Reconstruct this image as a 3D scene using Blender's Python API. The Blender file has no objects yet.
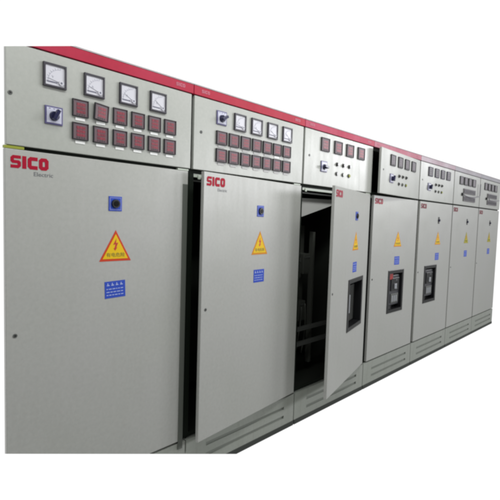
import bpy, bmesh, math, random
from mathutils import Vector, Matrix
random.seed(4)
S = bpy.context.scene
COL = S.collection
W = 1.005
N_CAB = 7
LEFT0 = -0.940                      # near side of the first cubicle
ZT, ZB, ZP, ZK = 2.2, 2.146, 1.748, 0.234

# ------------------------------------------------------------------ materials
def mat(name, col, rough=.5, metal=0, emit=None, es=0, spec=.5, coat=0):
    m = bpy.data.materials.new(name); m.use_nodes = True
    b = m.node_tree.nodes['Principled BSDF']
    b.inputs['Base Color'].default_value = (*col, 1)
    b.inputs['Roughness'].default_value = rough
    b.inputs['Metallic'].default_value = metal
    b.inputs['Specular IOR Level'].default_value = spec
    b.inputs['Coat Weight'].default_value = coat
    b.inputs['Coat Roughness'].default_value = .12
    if emit:
        b.inputs['Emission Color'].default_value = (*emit, 1)
        b.inputs['Emission Strength'].default_value = es
    return m

def paint(name, c1, c2, rough=.36, bump=.05, grime=.25, coat=0.0, spec=.5):
    """powder coated sheet steel: faint colour drift, orange peel, a little dirt"""
    m = mat(name, c1, rough, spec=spec, coat=coat)
    nt = m.node_tree; n = nt.nodes; l = nt.links; b = n['Principled BSDF']
    tc = n.new('ShaderNodeTexCoord')
    big = n.new('ShaderNodeTexNoise'); big.inputs['Scale'].default_value = 1.6; big.inputs['Detail'].default_value = 6
    l.new(tc.outputs['Object'], big.inputs['Vector'])
    cr = n.new('ShaderNodeValToRGB')
    cr.color_ramp.elements[0].position = .35; cr.color_ramp.elements[0].color = (*c1, 1)
    cr.color_ramp.elements[1].position = .68; cr.color_ramp.elements[1].color = (*c2, 1)
    l.new(big.outputs['Fac'], cr.inputs['Fac'])
    # streaky dirt, stretched downwards
    mp = n.new('ShaderNodeMapping'); mp.inputs['Scale'].default_value = (9, 9, 1.1)
    l.new(tc.outputs['Object'], mp.inputs['Vector'])
    d = n.new('ShaderNodeTexNoise'); d.inputs['Scale'].default_value = 2.2; d.inputs['Detail'].default_value = 9; d.inputs['Roughness'].default_value = .65
    l.new(mp.outputs['Vector'], d.inputs['Vector'])
    dr = n.new('ShaderNodeValToRGB'); dr.color_ramp.elements[0].position = .5; dr.color_ramp.elements[1].position = .8
    dr.color_ramp.elements[0].color = (0, 0, 0, 1); dr.color_ramp.elements[1].color = (1, 1, 1, 1)
    l.new(d.outputs['Fac'], dr.inputs['Fac'])
    mul = n.new('ShaderNodeMath'); mul.operation = 'MULTIPLY'; mul.inputs[1].default_value = grime
    l.new(dr.outputs['Color'], mul.inputs[0])
    mx = n.new('ShaderNodeMix'); mx.data_type = 'RGBA'
    l.new(mul.outputs[0], mx.inputs['Factor']); l.new(cr.outputs['Color'], mx.inputs['A'])
    mx.inputs['B'].default_value = (c1[0]*.62, c1[1]*.62, c1[2]*.56, 1)
    l.new(mx.outputs['Result'], b.inputs['Base Color'])
    gr = n.new('ShaderNodeTexNoise'); gr.inputs['Scale'].default_value = 55; gr.inputs['Detail'].default_value = 5; gr.inputs['Roughness'].default_value = .75
    l.new(tc.outputs['Object'], gr.inputs['Vector'])
    g2 = n.new('ShaderNodeMapRange'); g2.inputs['From Min'].default_value = .3; g2.inputs['From Max'].default_value = .7
    g2.inputs['To Min'].default_value = .93; g2.inputs['To Max'].default_value = 1.05
    l.new(gr.outputs['Fac'], g2.inputs['Value'])
    vm = n.new('ShaderNodeVectorMath'); vm.operation = 'SCALE'
    l.new(mx.outputs['Result'], vm.inputs[0]); l.new(g2.outputs['Result'], vm.inputs['Scale']); l.new(vm.outputs[0], b.inputs['Base Color'])
    rr = n.new('ShaderNodeMapRange'); rr.inputs['To Min'].default_value = rough-.08; rr.inputs['To Max'].default_value = rough+.16
    l.new(d.outputs['Fac'], rr.inputs['Value']); l.new(rr.outputs['Result'], b.inputs['Roughness'])
    fine = n.new('ShaderNodeTexNoise'); fine.inputs['Scale'].default_value = 260; fine.inputs['Detail'].default_value = 2
    l.new(tc.outputs['Object'], fine.inputs['Vector'])
    wav = n.new('ShaderNodeTexNoise'); wav.inputs['Scale'].default_value = 3.0; wav.inputs['Detail'].default_value = 1
    l.new(tc.outputs['Object'], wav.inputs['Vector'])
    bp = n.new('ShaderNodeBump'); bp.inputs['Strength'].default_value = bump; bp.inputs['Distance'].default_value = .002
    l.new(fine.outputs['Fac'], bp.inputs['Height'])
    b2 = n.new('ShaderNodeBump'); b2.inputs['Strength'].default_value = .3; b2.inputs['Distance'].default_value = .02
    l.new(wav.outputs['Fac'], b2.inputs['Height']); l.new(bp.outputs['Normal'], b2.inputs['Normal'])
    l.new(b2.outputs['Normal'], b.inputs['Normal'])
    return m

M = {}
M['door']  = paint('grey_door_paint', (.442,.446,.424), (.462,.460,.450), .34, grime=.10)
M['panel'] = paint('grey_panel_paint', (.436,.448,.418), (.455,.46,.44), .30, grime=.10)
M['kick']  = paint('plinth_paint', (.33,.35,.315), (.35,.365,.335), .5, grime=.35)
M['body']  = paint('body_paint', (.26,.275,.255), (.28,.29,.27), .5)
M['frame'] = mat('dark_frame_steel', (.010,.014,.010), .7, spec=.12)
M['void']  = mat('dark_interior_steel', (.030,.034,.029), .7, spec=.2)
M['rail']  = mat('pale_galvanised_rail', (.50,.55,.48), .4)
M['inner'] = mat('grey_inner_sheet', (.55,.55,.54), .5)
M['dim']   = mat('dull_grey_part', (.10,.105,.10), .55)
M['dkgrey']  = mat('dark_grey_part', (.075,.08,.07), .5)  # even dark grey for fittings inside the third cabinet
M['base']  = mat('dark_base_channel', (.055,.06,.055), .6, spec=.2)
reds = [(.41,.006,.036), (.43,.006,.034), (.44,.018,.065), (.46,.10,.16), (.44,.27,.33), (.38,.33,.37), (.34,.32,.35)]  # red pales along the row: glare is put into the band colour
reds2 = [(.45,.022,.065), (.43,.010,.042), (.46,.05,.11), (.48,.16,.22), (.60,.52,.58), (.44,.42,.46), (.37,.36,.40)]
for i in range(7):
    M['band%d' % i] = paint('red_band_paint' if i < 4 else 'glare_band_paint', reds[i], reds2[i], .45, bump=.02, grime=.12, spec=.25)
M['black'] = mat('black_plastic', (.012,.012,.014), .35)
M['mframe']= mat('dark_meter_frame', (.045,.04,.055), .35)
M['mface'] = mat('white_meter_dial', (.66,.65,.72), .35, coat=.4)
M['mprint']= mat('grey_dial_print', (.14,.14,.20), .5)
M['mscale']= mat('faint_dial_scale', (.42,.42,.50), .5)
M['dframe']= mat('charcoal_meter_frame', (.03,.027,.034), .5)
M['dplate']= mat('mauve_meter_plate', (.14,.085,.10), .5)
M['dscreen']=mat('dull_red_display', (.17,.028,.045), .4)
M['digit'] = mat('red_led_digit', (.42,.06,.09), .5, emit=(.9,.10,.16), es=.12)
M['digitB'] = mat('unlit_digit', (.17,.12,.16), .5)
M['dplateB']= mat('grey_meter_plate', (.24,.225,.24), .55, spec=.2)
M['dscreenB']=mat('grey_display', (.19,.165,.19), .5)
M['white'] = mat('white_plastic', (.85,.85,.86), .35)
M['tag']   = mat('white_name_tag', (.88,.88,.88), .3)
M['tagB']  = mat('greyed_name_tag', (.46,.45,.45), .4)
M['swplate']=mat('lilac_switch_plate', (.62,.62,.76), .35)
M['swrim'] = mat('violet_switch_rim', (.10,.09,.22), .4)
M['knob']  = mat('navy_switch_knob', (.012,.012,.06), .28)
M['red']   = mat('brand_red', (.40,.006,.03), .55, spec=.15)
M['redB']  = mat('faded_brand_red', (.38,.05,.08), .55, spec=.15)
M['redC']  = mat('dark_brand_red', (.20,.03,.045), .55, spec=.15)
M['greyt'] = mat('grey_lettering', (.13,.135,.15), .5)
M['pinkt'] = mat('pale_lettering', (.48,.12,.18), .5)
M['cap'] = mat('pale_cap_edge', (.42,.38,.40), .5)
M['blue']  = mat('blue_sticker', (.035,.085,.52), .5, spec=.2)
M['bluem'] = mat('pale_blue_sticker_edge', (.33,.36,.62), .4)
M['paleblue'] = mat('washed_white_print', (.45,.52,.80), .5)
M['yellow']= mat('warning_yellow', (.85,.55,.012), .5, spec=.2)
M['yellowB']= mat('amber_warning_border', (.66,.26,.015), .5, spec=.2)
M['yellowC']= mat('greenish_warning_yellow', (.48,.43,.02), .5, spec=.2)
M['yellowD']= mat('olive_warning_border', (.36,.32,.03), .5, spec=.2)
M['oframe']= mat('grey_meter_outline', (.10,.09,.12), .6, spec=.15)
M['pplate']= mat('pale_meter_plate', (.36,.35,.38), .6, spec=.15)
M['orange']= mat('warning_border_orange_red', (.62,.06,.02), .5, spec=.2)
M['wred']  = mat('warning_bolt_red', (.55,.03,.02), .45)
M['ochre'] = mat('warning_text_ochre', (.22,.20,.03), .5)
M['lampk'] = mat('dark_lamp_lens', (.02,.018,.02), .25)
M['lampg'] = mat('grey_lamp_lens', (.16,.18,.15), .25)
M['chrome']= mat('lamp_bezel', (.10,.10,.095), .45)
M['glass'] = mat('dark_window_acrylic', (.006,.006,.006), .25, spec=.2)
M['brk']   = mat('breaker_grey_case', (.055,.055,.065), .4)
M['brk2']  = mat('breaker_pale_lever', (.34,.35,.38), .35)
M['brkred']= mat('breaker_red_plate', (.35,.02,.02), .4)
M['green'] = mat('yellow_green_trim', (.30,.33,.03), .5)
M['seal']  = mat('grey_rubber_strip', (.12,.13,.115), .55)
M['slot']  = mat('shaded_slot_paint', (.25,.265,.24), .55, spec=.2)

# ------------------------------------------------------------------ mesh builder
class MB:
    def __init__(s): s.bm = bmesh.new(); s.mats = []
    def mi(s, m):
        if m not in s.mats: s.mats.append(m)
        return s.mats.index(m)
    def _merge(s, b, m, smooth=False):
        i = s.mi(m)
        for f in b.faces: f.material_index = i; f.smooth = smooth
        me = bpy.data.meshes.new('t'); b.to_mesh(me); b.free()
        s.bm.from_mesh(me); bpy.data.meshes.remove(me); return s
    def box(s, x0, x1, y0, y1, z0, z1, m, bev=0, seg=2):
        b = bmesh.new()
        r = bmesh.ops.create_cube(b, size=1)
        for v in b.verts:
            v.co = Vector(((x0+x1)/2+v.co.x*(x1-x0), (y0+y1)/2+v.co.y*(y1-y0), (z0+z1)/2+v.co.z*(z1-z0)))
        if bev: bmesh.ops.bevel(b, geom=b.edges[:], offset=bev, segments=seg, profile=.6, affect='EDGES')
        return s._merge(b, m)
    def ring(s, x0, x1, z0, z1, hx0, hx1, hz0, hz1, y0, y1, m, bev=0):
        """rectangular slab with a rectangular hole"""
        b = bmesh.new()
        O = [(x0,z0),(x1,z0),(x1,z1),(x0,z1)]; H = [(hx0,hz0),(hx1,hz0),(hx1,hz1),(hx0,hz1)]
        fo = [b.verts.new((x,y0,z)) for x,z in O]; fh = [b.verts.new((x,y0,z)) for x,z in H]
        bo = [b.verts.new((x,y1,z)) for x,z in O]; bh = [b.verts.new((x,y1,z)) for x,z in H]
        for k in range(4):
            j = (k+1) % 4
            b.faces.new((fo[k],fo[j],fh[j],fh[k])); b.faces.new((bo[j],bo[k],bh[k],bh[j]))
            b.faces.new((fo[j],fo[k],bo[k],bo[j])); b.faces.new((fh[k],fh[j],bh[j],bh[k]))
        bmesh.ops.recalc_face_normals(b, faces=b.faces[:])
        if bev:
            ed = [e for e in b.edges if all(v in fo for v in e.verts)]
            bmesh.ops.bevel(b, geom=ed, offset=bev, segments=2, profile=.6, affect='EDGES')
        return s._merge(b, m)
    def prism(s, pts, z0, z1, m):
        b = bmesh.new()
        f = b.faces.new([b.verts.new((x,y,z0)) for x,y in pts])
        r = bmesh.ops.extrude_face_region(b, geom=[f])
        for v in [g for g in r['geom'] if isinstance(g, bmesh.types.BMVert)]: v.co.z = z1
        bmesh.ops.recalc_face_normals(b, faces=b.faces[:])
        return s._merge(b, m)
    def quad_sheet(s, xa, ya, xb, yb, t, z0, z1, m): return s.prism([(xa,ya),(xa+t,ya),(xb+t,yb),(xb,yb)], z0, z1, m)
    def wedge(s, xa, ya, xb, yb, z0, z1, m): return s.prism([(xa,ya),(xb,ya),(xb,yb)], z0, z1, m)
    def cyl(s, x, z, r, y0, y1, m, n=28, r2=None):
        b = bmesh.new(); r2 = r if r2 is None else r2
        A = [b.verts.new((x+r*math.cos(t), y1, z+r*math.sin(t))) for t in [2*math.pi*k/n for k in range(n)]]
        B = [b.verts.new((x+r2*math.cos(t), y0, z+r2*math.sin(t))) for t in [2*math.pi*k/n for k in range(n)]]
        for k in range(n): b.faces.new((A[k],A[(k+1)%n],B[(k+1)%n],B[k]))
        b.faces.new(B); b.faces.new(A[::-1])
        bmesh.ops.recalc_face_normals(b, faces=b.faces[:])
        return s._merge(b, m)
    def poly(s, pts, y0, y1, m):
        """outline in x,z extruded from y0 (front) to y1"""
        b = bmesh.new()
        f = b.faces.new([b.verts.new((x,y0,z)) for x,z in pts])
        r = bmesh.ops.extrude_face_region(b, geom=[f])
        for v in [g for g in r['geom'] if isinstance(g, bmesh.types.BMVert)]: v.co.y = y1
        bmesh.ops.recalc_face_normals(b, faces=b.faces[:])
        return s._merge(b, m)
    def strip(s, pts, w, y0, y1, m, closed=False):
        """stroke of width w along an x,z polyline, mitred"""
        n = len(pts); L = []; R = []
        P = [Vector(p) for p in pts]
        for k in range(n):
            a = P[k-1] if (k or closed) else None
            c = P[(k+1) % n] if (k < n-1 or closed) else None
            d1 = (P[k]-a).normalized() if a is not None else None
            d2 = (c-P[k]).normalized() if c is not None else None
            d1 = d1 or d2; d2 = d2 or d1
            n1 = Vector((-d1.y,d1.x)); n2 = Vector((-d2.y,d2.x)); mm = (n1+n2).normalized()
            k_ = w/2/max(.35, mm.dot(n1)); L.append(P[k]+mm*k_); R.append(P[k]-mm*k_)
        b = bmesh.new()
        v = [[b.verts.new((q.x,y,q.y)) for q in Q] for Q,y in ((L,y0),(R,y0),(L,y1),(R,y1))]
        rng = range(n if closed else n-1)
        for k in rng:
            j = (k+1) % n
            b.faces.new((v[0][k],v[0][j],v[1][j],v[1][k])); b.faces.new((v[2][j],v[2][k],v[3][k],v[3][j]))
            b.faces.new((v[0][j],v[0][k],v[2][k],v[2][j])); b.faces.new((v[1][k],v[1][j],v[3][j],v[3][k]))
        if not closed:
            b.faces.new((v[0][0],v[1][0],v[3][0],v[2][0])); b.faces.new((v[0][-1],v[2][-1],v[3][-1],v[1][-1]))
        bmesh.ops.recalc_face_normals(b, faces=b.faces[:])
        return s._merge(b, m)
    def tube(s, pts, r, m, n=10):
        b = bmesh.new(); P = [Vector(p) for p in pts]; rings = []
        for k,p in enumerate(P):
            d = (P[min(k+1,len(P)-1)]-P[max(k-1,0)]).normalized()
            u = d.cross(Vector((0,1,0)));
            if u.length < .1: u = d.cross(Vector((1,0,0)))
            u.normalize(); w = d.cross(u)
            rings.append([b.verts.new(p+(u*math.cos(t)+w*math.sin(t))*r) for t in [2*math.pi*q/n for q in range(n)]])
        for a,c in zip(rings, rings[1:]):
            for q in range(n): b.faces.new((a[q],a[(q+1)%n],c[(q+1)%n],c[q]))
        b.faces.new(rings[0]); b.faces.new(rings[-1])
        bmesh.ops.recalc_face_normals(b, faces=b.faces[:])
        return s._merge(b, m, True)
    def text(s, body, x, z, h, y, m, wide=None, depth=.0008):
        """letters with their lower left at x,z; h high, optionally stretched to 'wide'"""
        cu = bpy.data.curves.new('t', 'FONT'); cu.body = body; cu.size = 1; cu.extrude = 0
        ob = bpy.data.objects.new('t', cu); COL.objects.link(ob)
        bpy.context.view_layer.update()
        me = bpy.data.meshes.new_from_object(ob.evaluated_get(bpy.context.evaluated_depsgraph_get()))
        bpy.data.objects.remove(ob)
        xs = [v.co.x for v in me.vertices]; ys = [v.co.y for v in me.vertices]
        if not xs: return s
        k = h/(max(ys)-min(ys)); kx = k if wide is None else wide/(max(xs)-min(xs))
        x_, y_ = min(xs), min(ys)
        for v in me.vertices: v.co = Vector((x+(v.co.x-x_)*kx, y-depth, z+(v.co.y-y_)*k))
        b = bmesh.new(); b.from_mesh(me); bpy.data.meshes.remove(me)
        r = bmesh.ops.extrude_face_region(b, geom=b.faces[:])
        for v in [g for g in r['geom'] if isinstance(g, bmesh.types.BMVert)]: v.co.y = y
        return s._merge(b, m)
    def xf(s, mtx): bmesh.ops.transform(s.bm, matrix=mtx, verts=s.bm.verts[:]); return s
    def build(s, name, parent=None, loc=(0,0,0), rot=0, cuts=None):
        if cuts:
            for co, no in cuts:
                g = s.bm.verts[:]+s.bm.edges[:]+s.bm.faces[:]
                r = bmesh.ops.bisect_plane(s.bm, geom=g, dist=1e-6, plane_co=co, plane_no=no, clear_outer=True)
                ed = [e for e in r['geom_cut'] if isinstance(e, bmesh.types.BMEdge)]
                if ed: bmesh.ops.edgenet_fill(s.bm, edges=ed)
            if not s.bm.verts: s.bm.free(); return None
        me = bpy.data.meshes.new(name); s.bm.to_mesh(me); s.bm.free()
        for m in s.mats: me.materials.append(M[m])
        o = bpy.data.objects.new(name, me); COL.objects.link(o)
        if parent: o.parent = parent
        o.location = loc; o.rotation_euler = (0,0,rot)
        return o

# ------------------------------------------------------------------ lettering of the maker's mark
def logo_letters(mb, x, z, w, h, y0, y1, m):
    """SICO in heavy square letters"""
    t = h*.29; lw = w*.262; g = w*.035; iw = t*1.0
    def L(pts): mb.strip(pts, t, y0, y1, m)
    a = t/2; c = h*.10
    def sx(x0, lw):
        return L([(x0+lw, z+h-a), (x0+a+c, z+h-a), (x0+a, z+h-a-c), (x0+a, z+h/2+c*.6), (x0+a+c*.6, z+h/2), (x0+lw-a-c*.6, z+h/2),
                  (x0+lw-a, z+h/2-c*.6), (x0+lw-a, z+a+c), (x0+lw-a-c, z+a), (x0, z+a)])
    t_s = t; X = x
    t = h*.25; a = t/2; sx(X, lw); X += lw+g
    t = h*.30; a = t/2; mb.box(X, X+t*1.05, y0, y1, z, z+h, m); X += t*1.05+g
    L([(X+lw, z+h-a), (X+a+c, z+h-a), (X+a, z+h-a-c), (X+a, z+a+c), (X+a+c, z+a), (X+lw, z+a)]); X += lw+g
    lw2 = x+w-X
    mb.strip([(X+a, z+a+c), (X+a, z+h-a-c), (X+a+c, z+h-a), (X+lw2-a-c, z+h-a), (X+lw2-a, z+h-a-c), (X+lw2-a, z+a+c), (X+lw2-a-c, z+a), (X+a+c, z+a)],
             t, y0, y1, m, closed=True)

# ------------------------------------------------------------------ small fittings (all mounted on the face y = 0, outwards is -y)
def analog_meter(parent, x, z, s=.096, k=0):
    mb = MB()
    mb.ring(x, x+s, z, z+s, x+s*.08, x+s*.92, z+s*.08, z+s*.92, -.012, .0, 'mframe', .002)
    mb.box(x+s*.08, x+s*.92, -.006, .0, z+s*.08, z+s*.92, 'mface')
    cx, cz = x+s*.76, z+s*.24                       # pointer pivot, lower right
    arc = [(cx+s*.56*math.cos(t), cz+s*.56*math.sin(t)) for t in [math.radians(92+88*q/14) for q in range(15)]]
    mb.strip(arc, s*.016, -.0068, -.006, 'mscale')
    for q in range(9):
        t = math.radians(92+88*q/8); a = s*.56; b = s*(.62 if q % 2 else .645)
        mb.strip([(cx+a*math.cos(t), cz+a*math.sin(t)), (cx+b*math.cos(t), cz+b*math.sin(t))], s*.012, -.0068, -.006, 'mscale')
    t = math.radians(168-8*k); mb.strip([(cx,cz), (cx+s*.55*math.cos(t), cz+s*.55*math.sin(t))], s*.009, -.0078, -.007, 'mprint')
    mb.box(x+s*.16, x+s*.60, -.0074, -.006, z+s*.20, z+s*.25, 'mprint')   # lower cover edge and maker's print
    mb.text('V' if k == 0 else 'A', x+s*.36, z+s*.40, s*.10, -.0061, 'mscale')
    mb.cyl(cx, cz, s*.10, -.012, -.006, 'mface'); mb.cyl(cx, cz, s*.045, -.0128, -.012, 'mprint')
    return mb.build('analog_meter', parent)

SEG = {'0':'abcdef','1':'bc','2':'abged','3':'abgcd','4':'fgbc','5':'afgcd','6':'afgedc','7':'abc','8':'abcdefg','9':'abcfgd'}
def digits(mb, txt, x, z, w, h, y, m):
    n = len(txt); dw = w/n
    for i,ch in enumerate(txt):
        a, b = x+i*dw+dw*.16, x+(i+1)*dw-dw*.16; t = h*.13; zm = z+h/2
        for sg in SEG[ch]:
            p = {'a':[(a,z+h),(b,z+h)],'d':[(a,z),(b,z)],'g':[(a,zm),(b,zm)],'b':[(b,zm+t),(b,z+h-t)],'c':[(b,z+t),(b,zm-t)],
                 'f':[(a,zm+t),(a,z+h-t)],'e':[(a,z+t),(a,zm-t)]}[sg]
            mb.strip(p, t, y-.0006, y, m)

def digital_meter(parent, x, z, w, h, style='red', tag=None, tilt=0):
    mb = MB(); fr = .05*w
    mb.ring(x, x+w, z, z+h, x+fr, x+w-fr, z+fr, z+h-fr, -.011, 0, 'oframe' if style == 'pale' else 'dframe', .002)
    mb.box(x+fr, x+w-fr, -.007, 0, z+fr, z+h-fr, {'red':'dplate','grey':'dplateB','pale':'pplate'}[style])
    sx0, sx1 = x+w*.24, x+w*.80
    for q in range(3):
        za = z+h*(.20+.215*q); zb = za+h*.17
        mb.box(sx0, sx1, -.0078, -.0066, za, zb, {'red':'dscreen','grey':'dscreenB','pale':'dplateB'}[style])
        digits(mb, '%03d' % random.randint(100, 999), sx0+w*.03, za+h*.03, sx1-sx0-w*.06, zb-za-h*.06, -.0078, 'digit' if style == 'red' else 'digitB')
    mb.box(x+w*.14, x+w*.86, -.0076, -.0066, z+h*.855, z+h*.875, 'mprint')
    for q in range(4): mb.box(x+w*(.25+.15*q), x+w*(.33+.15*q), -.009, -.0066, z+h*.105, z+h*.145, 'dframe')
    if tilt:
        c = Vector((x+w/2, 0, z+h/2))
        mb.xf(Matrix.Translation(c+Vector((0,-.003,0))) @ Matrix.Rotation(math.radians(tilt), 4, 'Z') @ Matrix.Rotation(math.radians(4), 4, 'Y') @ Matrix.Translation(-c))
    o = mb.build('digital_meter', parent)
    if tag:
        t = MB(); c = x+w*.5
        t.box(c-w*.30, c+w*.30, -.0025, 0, z-.0165, z-.0035, tag, .0008)
        t.build('name_tag', parent)
    return o

def rotary_switch(parent, x, z, s=.074, ang=35, dark=False):
    mb = MB()
    mb.box(x, x+s, -.006, 0, z, z+s, 'swrim', .002)
    mb.box(x+s*.09, x+s*.91, -.0075, -.006, z+s*.09, z+s*.91, 'swplate')
    cx, cz = x+s*.5, z+s*.46
    mb.cyl(cx, cz, s*.27, -.018, -.0075, 'knob', 32, s*.24)
    b = MB(); b.box(-s*.10, s*.10, -.038, -.018, -s*.26, s*.34, 'knob', .002)
    b.xf(Matrix.Translation((cx,0,cz)) @ Matrix.Rotation(math.radians(ang), 4, 'Y'))
    me = bpy.data.meshes.new('t'); b.bm.to_mesh(me); b.bm.free()
    i = mb.mi('knob'); o0 = len(mb.bm.faces); mb.bm.from_mesh(me); bpy.data.meshes.remove(me)
    mb.bm.faces.ensure_lookup_table()
    for f in mb.bm.faces[o0:]: f.material_index = i
    for q in range(3): mb.box(x+s*(.2+.24*q), x+s*(.3+.24*q), -.0079, -.0075, z+s*.83, z+s*.87, 'mprint')
    return mb.build('rotary_switch', parent)

def lamp(parent, x, z, m, r=.0165):
    mb = MB()
    mb.cyl(x, z, r, -.006, 0, 'chrome', 24, r*.92); mb.cyl(x, z, r*.74, -.016, -.006, m, 24, r*.55)
    return mb.build('indicator_lamp', parent)

def push_button(parent, x, z, m, r=.0165):
    mb = MB()
    mb.cyl(x, z, r, -.005, 0, 'chrome', 24, r*.92); mb.cyl(x, z, r*.66, -.012, -.005, m, 24)
    return mb.build('push_button', parent)

def key_lock(parent, x, z):
    mb = MB(); mb.cyl(x, z, .0085, -.002, .0, 'dim', 20); mb.cyl(x, z, .006, -.0026, -.002, 'black', 3)
    return mb.build('key_lock', parent)

# ------------------------------------------------------------------ stickers on a door (face at y = yf)
def warning_sign(parent, cx, z, w=.166, h=.146, edge='orange', fill='yellow'):
    mb = MB(); y = 0
    mb.poly([(cx-w/2,z),(cx+w/2,z),(cx,z+h)], -.0012, 0, edge)
    k = .80; g = h*.075
    mb.poly([(cx-w/2*k,z+g),(cx+w/2*k,z+g),(cx,z+g+h*k)], -.0020, -.0012, fill)
    b = z+g+h*.30; s = h*.36
    pts = [(.06,1.0),(-.26,.42),(-.02,.46),(-.14,.10),(-.24,.14),(-.06,-.12),(.16,.20),(.05,.17),(.24,.62),(.02,.58)]
    mb.poly([(cx+px*s, b+pz*s) for px,pz in pts][::-1], -.0026, -.0020, 'wred')
    mb.text('\u6709\u7535\u5371\u9669', cx-w*.29, z+g+h*.06, h*.14, -.0020, 'ochre', wide=w*.58)
    return mb.build('warning_sign', parent)

def info_label(parent, cx, z, w=.108, h=.080, tilt=0):
    mb = MB()
    mb.box(cx-w/2, cx+w/2, -.0012, 0, z, z+h, 'blue')
    # washed-out white print: a heading row of four blocks and three thin rows
    for q in range(4):
        a = cx-w*.40+q*w*.215; m_ = 'paleblue'
        mb.box(a, a+w*.13, -.0018, -.0012, z+h*.74, z+h*.79, m_); mb.box(a+w*.03, a+w*.07, -.0018, -.0012, z+h*.79, z+h*.90, m_)
    random.seed(int(cx*1000))
    for r_ in range(3):
        x = cx-w*.42
        while x < cx+w*.36:
            l_ = w*random.uniform(.05, .16); mb.box(x, min(x+l_, cx+w*.42), -.0018, -.0012, z+h*(.52-.18*r_), z+h*(.565-.18*r_), 'paleblue'); x += l_+w*.04
    if tilt: c = Vector((cx,0,z+h/2)); mb.xf(Matrix.Translation(c) @ Matrix.Rotation(math.radians(tilt),4,'Y') @ Matrix.Translation(-c))
    return mb.build('info_label', parent)

def door_switch(parent, cx, z, s=.068, small=False):
    mb = MB()
    if small:
        mb.box(cx-s*.28, cx+s*.28, -.003, 0, z, z+s*1.1, 'black', .001); mb.cyl(cx, z+s*.55, s*.2, -.016, -.003, 'knob', 20)
    else:
        mb.box(cx-s/2, cx+s/2, -.003, 0, z, z+s, 'blue', .001)
        mb.ring(cx-s*.42, cx+s*.42, z+s*.08, z+s*.92, cx-s*.39, cx+s*.39, z+s*.11, z+s*.89, -.0036, -.003, 'bluem')
        mb.cyl(cx, z+s*.5, s*.31, -.012, -.003, 'black', 32, s*.29); mb.cyl(cx, z+s*.5, s*.19, -.014, -.012, 'glass', 24)
    return mb.build('door_switch', parent)

def brand_plate(parent, x, z, w=.148, h=.050, m='red', sub=True):
    mb = MB(); logo_letters(mb, x, z, w, h, -.0012, 0, m); mb.build('brand_lettering', parent)
    if sub:
        t = MB(); t.text('Electric', x+w*.60, z-.026, .0165, 0, 'greyt', wide=.078); t.build('small_lettering', parent)

def breaker_window(parent, x0, x1, z0, z1, kind):
    mb = MB(); b = .028
    mb.ring(x0-.004, x1+.004, z0-.004, z1+.004, x0+b, x1-b, z0+b, z1-b, -.005, .03, 'black', .002)
    mb.box(x0+b, x1-b, .055, .06, z0+b, z1-b, 'glass')
    for (a,c,d,e) in ((x0+b-.004,x0+b,z0+b,z1-b),(x1-b,x1-b+.004,z0+b,z1-b)): mb.box(a,c,.03,.06,d,e,'black')
    for (d,e) in ((z0+b-.004,z0+b),(z1-b,z1-b+.004)): mb.box(x0+b,x1-b,.03,.06,d,e,'black')
    o = mb.build('window_frame', parent)
    bk = MB(); X0, X1, Z0, Z1 = x0+b, x1-b, z0+b, z1-b; w = X1-X0; h = Z1-Z0
    if kind == 'dark':
        bk.box(X0+w*.10, X1-w*.30, .03, .055, Z0+h*.08, Z1-h*.08, 'glass', .004)
        bk.box(X0+w*.14, X0+w*.24, .012, .03, Z0+h*.30, Z0+h*.72, 'brk2', .003)
    else:
        bk.box(X0+w*.16, X1-w*.05, .02, .055, Z0+h*.10, Z1-h*.06, 'brk', .005)
        bk.box(X0+w*.28, X1-w*.14, .012, .02, Z0+h*.16, Z0+h*.42, 'dim', .004)
        bk.box(X0+w*.26, X1-w*.12, .010, .02, Z0+h*.50, Z0+h*.86, 'black', .004)
        bk.box(X0+w*.46, X0+w*.62, -.002, .010, Z0+h*.56, Z0+h*.70, 'brk2', .003)
        for q in range(3): bk.box(X0+w*(.34+.15*q), X0+w*(.42+.15*q), .009, .012, Z0+h*.20, Z0+h*.37, 'brk2')
        if kind == 'red': bk.box(X0+w*.00, X0+w*.36, .010, .02, Z0+h*.83, Z0+h*.99, 'brkred', .002)
        bk.text('ON', X0+w*.62, Z0+h*.78, h*.035, .010, 'brk2'); bk.text('OFF', X0+w*.62, Z0+h*.53, h*.035, .010, 'brk2')
    bk.build('circuit_breaker', parent)
    return o

# ------------------------------------------------------------------ the trims of the photographed row (world x,z on the face)
BOT = (Vector((-.94,0,.505)), Vector((1.387,0,-.518)))      # the near lower corner of the row ends along this slanting edge
TOP = (Vector((-.931,0,2.120)), Vector((.221,0,.066)))
def cutplanes(origin, rot=0):
    out = []
    for (co, d), sgn in ((BOT, -1), (TOP, 1)):
        no = d.cross(Vector((0,1,-.375 if sgn < 0 else .22))).normalized()
        if no.z*sgn < 0: no = -no
        mi = (Matrix.Translation(origin) @ Matrix.Rotation(rot, 4, 'Z')).inverted()
        out.append((mi @ co, (mi.to_3x3() @ no)))
    return out

LABELS = [
 'nearest grey cabinet, four white dial meters, twelve small red meters and a large closed door',
 'grey cabinet with fourteen small red meters in two rows and its tall door slightly ajar',
 'third grey cabinet with its door swung open showing the dark inside',
 'fourth grey cabinet, upper panel ajar, door window with a red tag on the breaker',
 'fifth grey cabinet, pale pink top band, narrow black breaker window without red tag',
 'sixth cabinet, lilac grey top band, long pale cord looped across dark blocks on its panel',
 'farthest grey cabinet at the right end of the row with no cabinet beyond it',
]

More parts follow.
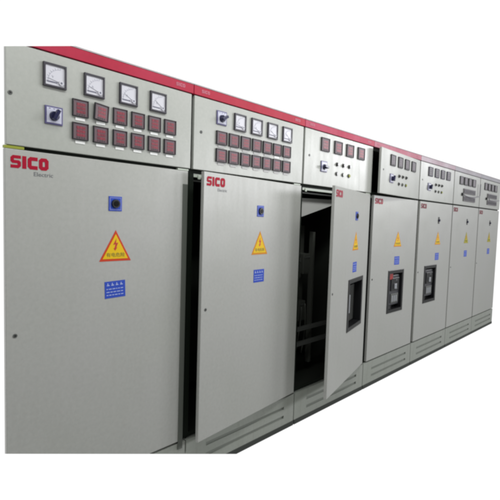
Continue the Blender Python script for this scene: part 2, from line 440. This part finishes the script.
def cabinet(i):
    org = Vector((i*W - W, 0, 0))              # i = 0 is the nearest one; its local x runs 0 .. W
    x0 = LEFT0 + W if i == 0 else .0
    x1 = W
    root = bpy.data.objects.new('switchgear_cabinet', None); COL.objects.link(root)
    root.location = org; root.empty_display_size = .2
    root['label'] = LABELS[i]; root['category'] = 'electrical cabinet'; root['group'] = 'row of grey switchgear cabinets'
    C0 = cutplanes(org) if i < 2 else None
    a, b = x0 + .004, x1 - .004
    # carcass: sheets, each a closed solid
    body = MB(); D = .80
    if i == 0:                                  # near end of the row tapers back
        e = .275; A0 = a; a = a+e; Al = A0+.018
        body.quad_sheet(Al, .030, a, D-.012, .012, 0, 2.196, 'body')
        body.wedge(Al+.0125, .030, a+.012, D-.013, 2.184, 2.196, 'body')
    else: body.box(a, a+.012, .030, D, .0, 2.196, 'body')
    body.box(b-.012, b, .030, D, 0, 2.196, 'body')
    body.box(a+.012, b-.012, D-.012, D, 0, 2.196, 'body').box(a+.012, b-.012, .030, D-.012, 2.184, 2.196, 'body')
    body.box(a+.012, b-.012, .030, D-.012, .20, .212, 'body')
    body.build('body', root, cuts=C0)
    lin = MB()                                   # dark inner faces and front frame
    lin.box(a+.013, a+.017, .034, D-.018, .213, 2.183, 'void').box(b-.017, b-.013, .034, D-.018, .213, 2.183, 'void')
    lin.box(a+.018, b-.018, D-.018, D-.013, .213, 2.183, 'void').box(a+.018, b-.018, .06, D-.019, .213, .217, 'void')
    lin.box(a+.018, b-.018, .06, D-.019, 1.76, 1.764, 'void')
    lin.build('inner_lining', root, cuts=C0)
    if i == 0: a = A0
    fr = MB(); y0, y1 = .024, .0295
    pw = .030
    if i == 0: a = a+.06
    fr.box(a-.003, a+pw, y0, y1, .236, 2.144, 'frame').box(b-pw, b+.003, y0, y1, .236, 2.144, 'frame')
    fr.box(a+pw, b-pw, y0, y1, 1.731, 1.765, 'frame').box(a+pw, b-pw, y0, y1, 2.12, 2.144, 'frame').box(a+pw, b-pw, y0, y1, .236, .262, 'frame')
    fr.build('front_frame', root, cuts=C0)
    hr = MB()
    hr.box(a+pw+.001, b-pw-.001, .026, .050, 1.710, 1.7295, 'rail', .002).box(a+pw+.001, b-pw-.001, .045, .060, 1.688, 1.697, 'dim', .001)
    hr.box(a+pw+.03, a+pw+.05, .020, .026, 1.700, 1.722, 'rail', .002)
    hr.build('header_rail', root, cuts=C0)
    if i == 0: a = A0
    # top band
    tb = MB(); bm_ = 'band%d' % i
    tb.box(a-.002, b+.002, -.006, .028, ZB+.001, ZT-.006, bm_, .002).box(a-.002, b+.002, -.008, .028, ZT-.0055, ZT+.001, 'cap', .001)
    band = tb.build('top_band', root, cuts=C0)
    for x in ([b-.115] if i < 4 else []) + ([a+.050] if 0 < i < 4 else []):
        lt = MB(); logo_letters(lt, x, ZB+.018, .058, .017, -.0072, -.006, 'pinkt'); lt.build('band_lettering', band)
    # instrument panel: hinged on the right
    pa, pb = a+.006, b-.006
    prot = 0
    if i == 3: prot = math.radians(4.0)
    w = pb-pa
    pm = MB(); pm.box(-w, 0, 0, .020, ZP+.002, ZB-.003, 'panel', .0025)
    prx = Matrix.Translation(org+Vector((pb,0,0)))
    pc = cutplanes(org+Vector((pb,0,0)), prot) if i < 2 else None
    panel = pm.build('instrument_panel', root, (pb,0,0), prot, pc)
    h = -pb                                       # converts cabinet x to panel x
    if i == 0:
        for k,x in enumerate((-.790,-.615,-.443,-.275)): analog_meter(panel, x+W+h, 2.006, .096, k)
        rotary_switch(panel, -.783+W+h, 1.855, .075, 25)
        for k,x in enumerate((-.667,-.571,-.474,-.378,-.283,-.188)):
            digital_meter(panel, x+W+h, 1.908, .073, .073, 'red', 'tag', tilt=(7 if k == 1 else 0))
            digital_meter(panel, x+W+h, 1.809, .073, .073, 'red', 'tag')
        key_lock(panel, -.914+W+h, 1.950)
    elif i == 1:
        for k,x in enumerate((.309,.457,.608,.760)): analog_meter(panel, x+h, 2.008, .098, k)
        rotary_switch(panel, .170+h, 2.018, .078, 60)
        for k in range(7):
            x = .171+.0995*k
            digital_meter(panel, x+h, 1.907, .082, .076, 'red', 'tag' if k == 5 else 'tagB')
            digital_meter(panel, x+h, 1.808, .082, .076, 'red', 'tagB')
        key_lock(panel, .061+h, 1.956)
    elif i < 5:
        st = 'red' if i == 2 else 'grey' if i == 3 else 'pale'
        for k,x in enumerate((.205,.384,.558,.735)): digital_meter(panel, x+h+(.0 if i == 2 else .006), 2.008, .108, .098, st)
        rotary_switch(panel, .213+h, 1.856, .080, -80 if i == 2 else 20)
        for k,x in enumerate((.432,.522,.612)):
            lamp(panel, x+h, 1.931, 'lampk'); push_button(panel, x+h, 1.859, ('lampk','lampg','green')[k])
        key_lock(panel, .068+h, 1.957)
    else:
        for k,x in enumerate((.185,.345,.505,.665)): digital_meter(panel, x+h, 1.998, .120, .100, 'grey')
        # two dark relay blocks with ribbed faces
        for zc in (1.800, 1.895):
            mb = MB(); mb.box(.335+h, .790+h, -.012, 0, zc, zc+.062, 'dplateB', .003)
            for q in range(10): mb.box(.350+h+q*.043, .378+h+q*.043, -.016, -.012, zc+.010, zc+.052, 'mframe', .001)
            mb.build('relay_block', panel)
        mb = MB(); mb.cyl(.29+h, 1.882, .020, -.02, 0, 'black', 24, .016); mb.build('selector_knob', panel)
        mb = MB()
        if i == 5:
            P = [(.30,1.876),(.36,1.868),(.45,1.862),(.56,1.860),(.68,1.863),(.80,1.874),(.90,1.884),(.935,1.90),(.94,1.95),(.94,2.00),(.94,2.055)]
        else:
            P = [(.37,1.90),(.372,1.875),(.38,1.868),(.45,1.866),(.60,1.868),(.75,1.874),(.88,1.884)]
        mb.tube([(x+h,-.022,z) for x,z in P], .006, 'pplate'); mb.build('pale_cord', panel)
    # lower door: hinged on the right
    rot = {0:0, 1:math.radians(5), 2:math.radians(14.3)}.get(i, 0)
    dl = {0:a+.001, 3:.050, 4:.046}.get(i, .012)
    dr = {0:W-.024, 1:W-.012}.get(i, W-.014)
    if i == 2: dl = .022; dr = W-.020
    dw = dr-dl; zd0, zd1 = .245, 1.7345
    dm = MB()
    win = {2:(.440,.850), 3:(.400,.728), 4:(.248,.585)}.get(i)
    if win:
        u0, u1 = (win[0]-dr, win[1]-dr)
        if i == 2: u0, u1 = -.545, -.135
        dm.ring(-dw, 0, zd0, zd1, u0+.02, u1-.02, .655, 1.02, 0, .021, 'door', .0025)
    else:
        dm.box(-dw, 0, 0, .021, zd0, zd1, 'door', .0025)
    dc = cutplanes(org+Vector((dr,0,0)), rot) if i < 2 else None
    door = dm.build('door', root, (dr,0,0), rot, dc)
    if i == 2: door['label'] = 'open door with black breaker window'
    if i == 1: door['label'] = 'door slightly ajar'
    k = -dr
    brand_plate(door, -dw+(.021 if i != 2 else .025), 1.661, m='red' if i < 2 else ('redB' if i in (2,3) else 'redC'), sub=i < 2)
    tx = {0:.553, 1:.525, 2:.590, 3:.565, 4:.585}.get(i, .555) + k
    if i == 2: tx = -.395
    warning_sign(door, tx, 1.270, edge='orange' if i == 0 else 'yellowB' if i < 5 else 'yellowD', fill='yellow' if i < 5 else 'yellowC')
    info_label(door, tx+(.0 if i else .0), 1.095, tilt=-2 if i == 0 else 0)
    if i != 3: door_switch(door, tx-.004, 1.506, small=i > 3)
    key_lock(door, -dw+.035, .985)
    if win:
        breaker_window(door, u0, u1, .636, 1.040, {2:'dark',3:'red',4:'plain'}[i])
    if i == 0:
        s = MB(); s.box(-.034, -.003, -.004, 0, .20, 1.664, 'seal', .0015); s.build('edge_strip', door, cuts=dc)
        g = MB(); g.box(a+.001, a+.075, .004, .023, 1.7365, 1.7475, 'green'); g.build('corner_trim', root)
    if i < 3:
        g = MB(); g.box(b-.085, b-.012, .006, .0232, 1.7368, 1.7462, 'rail', .001); g.build('door_top_glint', root)  # greenish highlight at the door top, made as a pale bar
    # plinth with louvre slots
    kp = MB(); ka, kb = a+.001, b-.001
    s0, s1 = ka+.15, kb-.11
    rows = ((.160,.0), (.098,.0))
    zs = [.034, .082, .104, .146, .168, .232]
    kp.box(ka, s0, .002, .020, zs[0], zs[5], 'kick').box(s1, kb, .002, .020, zs[0], zs[5], 'kick')
    for z_a, z_b in ((zs[0],zs[1]), (zs[2],zs[3]), (zs[4],zs[5])): kp.box(s0, s1, .002, .020, z_a, z_b, 'kick')
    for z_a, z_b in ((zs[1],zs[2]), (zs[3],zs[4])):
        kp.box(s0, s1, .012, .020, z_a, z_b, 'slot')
    kp.build('plinth', root, cuts=C0)
    bc = MB(); bc.box(ka if i else ka+.28, kb, -.002, D-.03, .0, .033, 'base', .002); bc.build('base_channel', root, cuts=C0)
    # what stands inside the opened cubicle
    if i in (1, 2):
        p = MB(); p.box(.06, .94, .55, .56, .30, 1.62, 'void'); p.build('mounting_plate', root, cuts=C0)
    if i == 2:
        p = MB(); p.poly([(.030,1.492),(.62,1.640),(.62,1.668),(.030,1.655)], .10, .104, 'inner'); p.build('inner_cover', root)
        p = MB()
        for z in (.62, .50): p.box(.04, .95, .16, .20, z, z+.026, 'dim', .003)
        for x in (.10, .50): p.box(x, x+.03, .24, .28, .30, 1.40, 'dkgrey', .003)
        p.build('support_rack', root)
        p = MB(); p.box(.045, .062, .10, .16, .66, .86, 'dim', .004); p.build('bracket', root)
        p = MB(); p.box(.10, .54, .361, .368, .60, 1.45, 'dkgrey')
        for x,z in ((.14,.66),(.26,.66),(.38,.66),(.12,1.02),(.30,1.02),(.42,1.05),(.16,1.24)):
            p.box(x, x+.09, .27, .361, z, z+.17, 'dkgrey', .01)
            for q in range(3): p.cyl(x+.02+q*.025, z+.14, .006, .262, .27, 'dim', 12)
        p.build('contactor_bank', root)
        p = MB()
        for q in range(8):
            x = .07+q*.045
            p.tube([(x+.03*math.sin(t*3+q), .23+.03*math.cos(t*2+q), .38+t*.42+.03*math.sin(q)) for t in [j/14 for j in range(15)]], .006, 'dkgrey', 8)
        p.build('cable_loom', root)
    return root

for i in range(N_CAB): cabinet(i)

# ------------------------------------------------------------------ light
w = bpy.data.worlds.new('World'); S.world = w; w.use_nodes = True
nt = w.node_tree; bg = nt.nodes['Background']
tc = nt.nodes.new('ShaderNodeTexCoord'); sp = nt.nodes.new('ShaderNodeSeparateXYZ')
nt.links.new(tc.outputs['Generated'], sp.inputs[0])
cr = nt.nodes.new('ShaderNodeValToRGB')      # white backdrop behind the row, dim room in front of it
cr.color_ramp.elements[0].position = .50; cr.color_ramp.elements[0].color = (.27,.278,.265,1)
cr.color_ramp.elements[1].position = .58; cr.color_ramp.elements[1].color = (1.05,1.05,1.05,1)
mr = nt.nodes.new('ShaderNodeMapRange'); mr.inputs['From Min'].default_value = -1; mr.inputs['From Max'].default_value = 1
nt.links.new(sp.outputs['Y'], mr.inputs['Value']); nt.links.new(mr.outputs['Result'], cr.inputs['Fac'])
nt.links.new(cr.outputs['Color'], bg.inputs['Color']); bg.inputs['Strength'].default_value = 1

def area(name, loc, target, sx, sy, power, col=(1,1,1)):
    l = bpy.data.lights.new(name, 'AREA'); l.shape = 'RECTANGLE'; l.size = sx; l.size_y = sy; l.energy = power; l.color = col
    o = bpy.data.objects.new(name, l); COL.objects.link(o); o.location = loc
    o.rotation_euler = (Vector(target)-Vector(loc)).to_track_quat('-Z', 'Y').to_euler()
    return o
area('ceiling_light', (.5,-1.15,3.0), (.5,-.35,1.4), 4.4, .3, 42, (.98,1,.97))
area('added_glare_light', (19.5,-10.4,5.0), (2.4,0,1.8), 5.2, 2.4, 1000, (.97,.97,1))  # unseen source, added for the glare on the upper panels
area('added_door_fill', (4.9,-5.0,2.3), (1.8,0,1.6), 1.1, .7, 95, (.97,.97,1))  # added to make the third door's top glow, also general fill

# ------------------------------------------------------------------ camera
f = 448.087
R = Vector((0.68258043,-0.73017341,0.03050817)); U = Vector((0.02810369,0.06794089,0.99729345)); F = Vector((0.73026991,0.6798756,-0.06689569))
cd = bpy.data.cameras.new('camera'); cam = bpy.data.objects.new('camera', cd); COL.objects.link(cam)
m = Matrix((R, U, -F)).transposed().to_4x4(); m.translation = Vector((-1.567389,-1.908714,1.483489))
cam.matrix_world = m
cd.sensor_width = 36; cd.lens = 36*f/500; cd.clip_end = 200; cd.clip_start = .01
S.camera = cam
S.render.engine = 'CYCLES'
S.view_settings.view_transform = 'Standard'; S.view_settings.look = 'None'; S.view_settings.exposure = 0; S.view_settings.gamma = 1
S.cycles.filter_width = 2.9
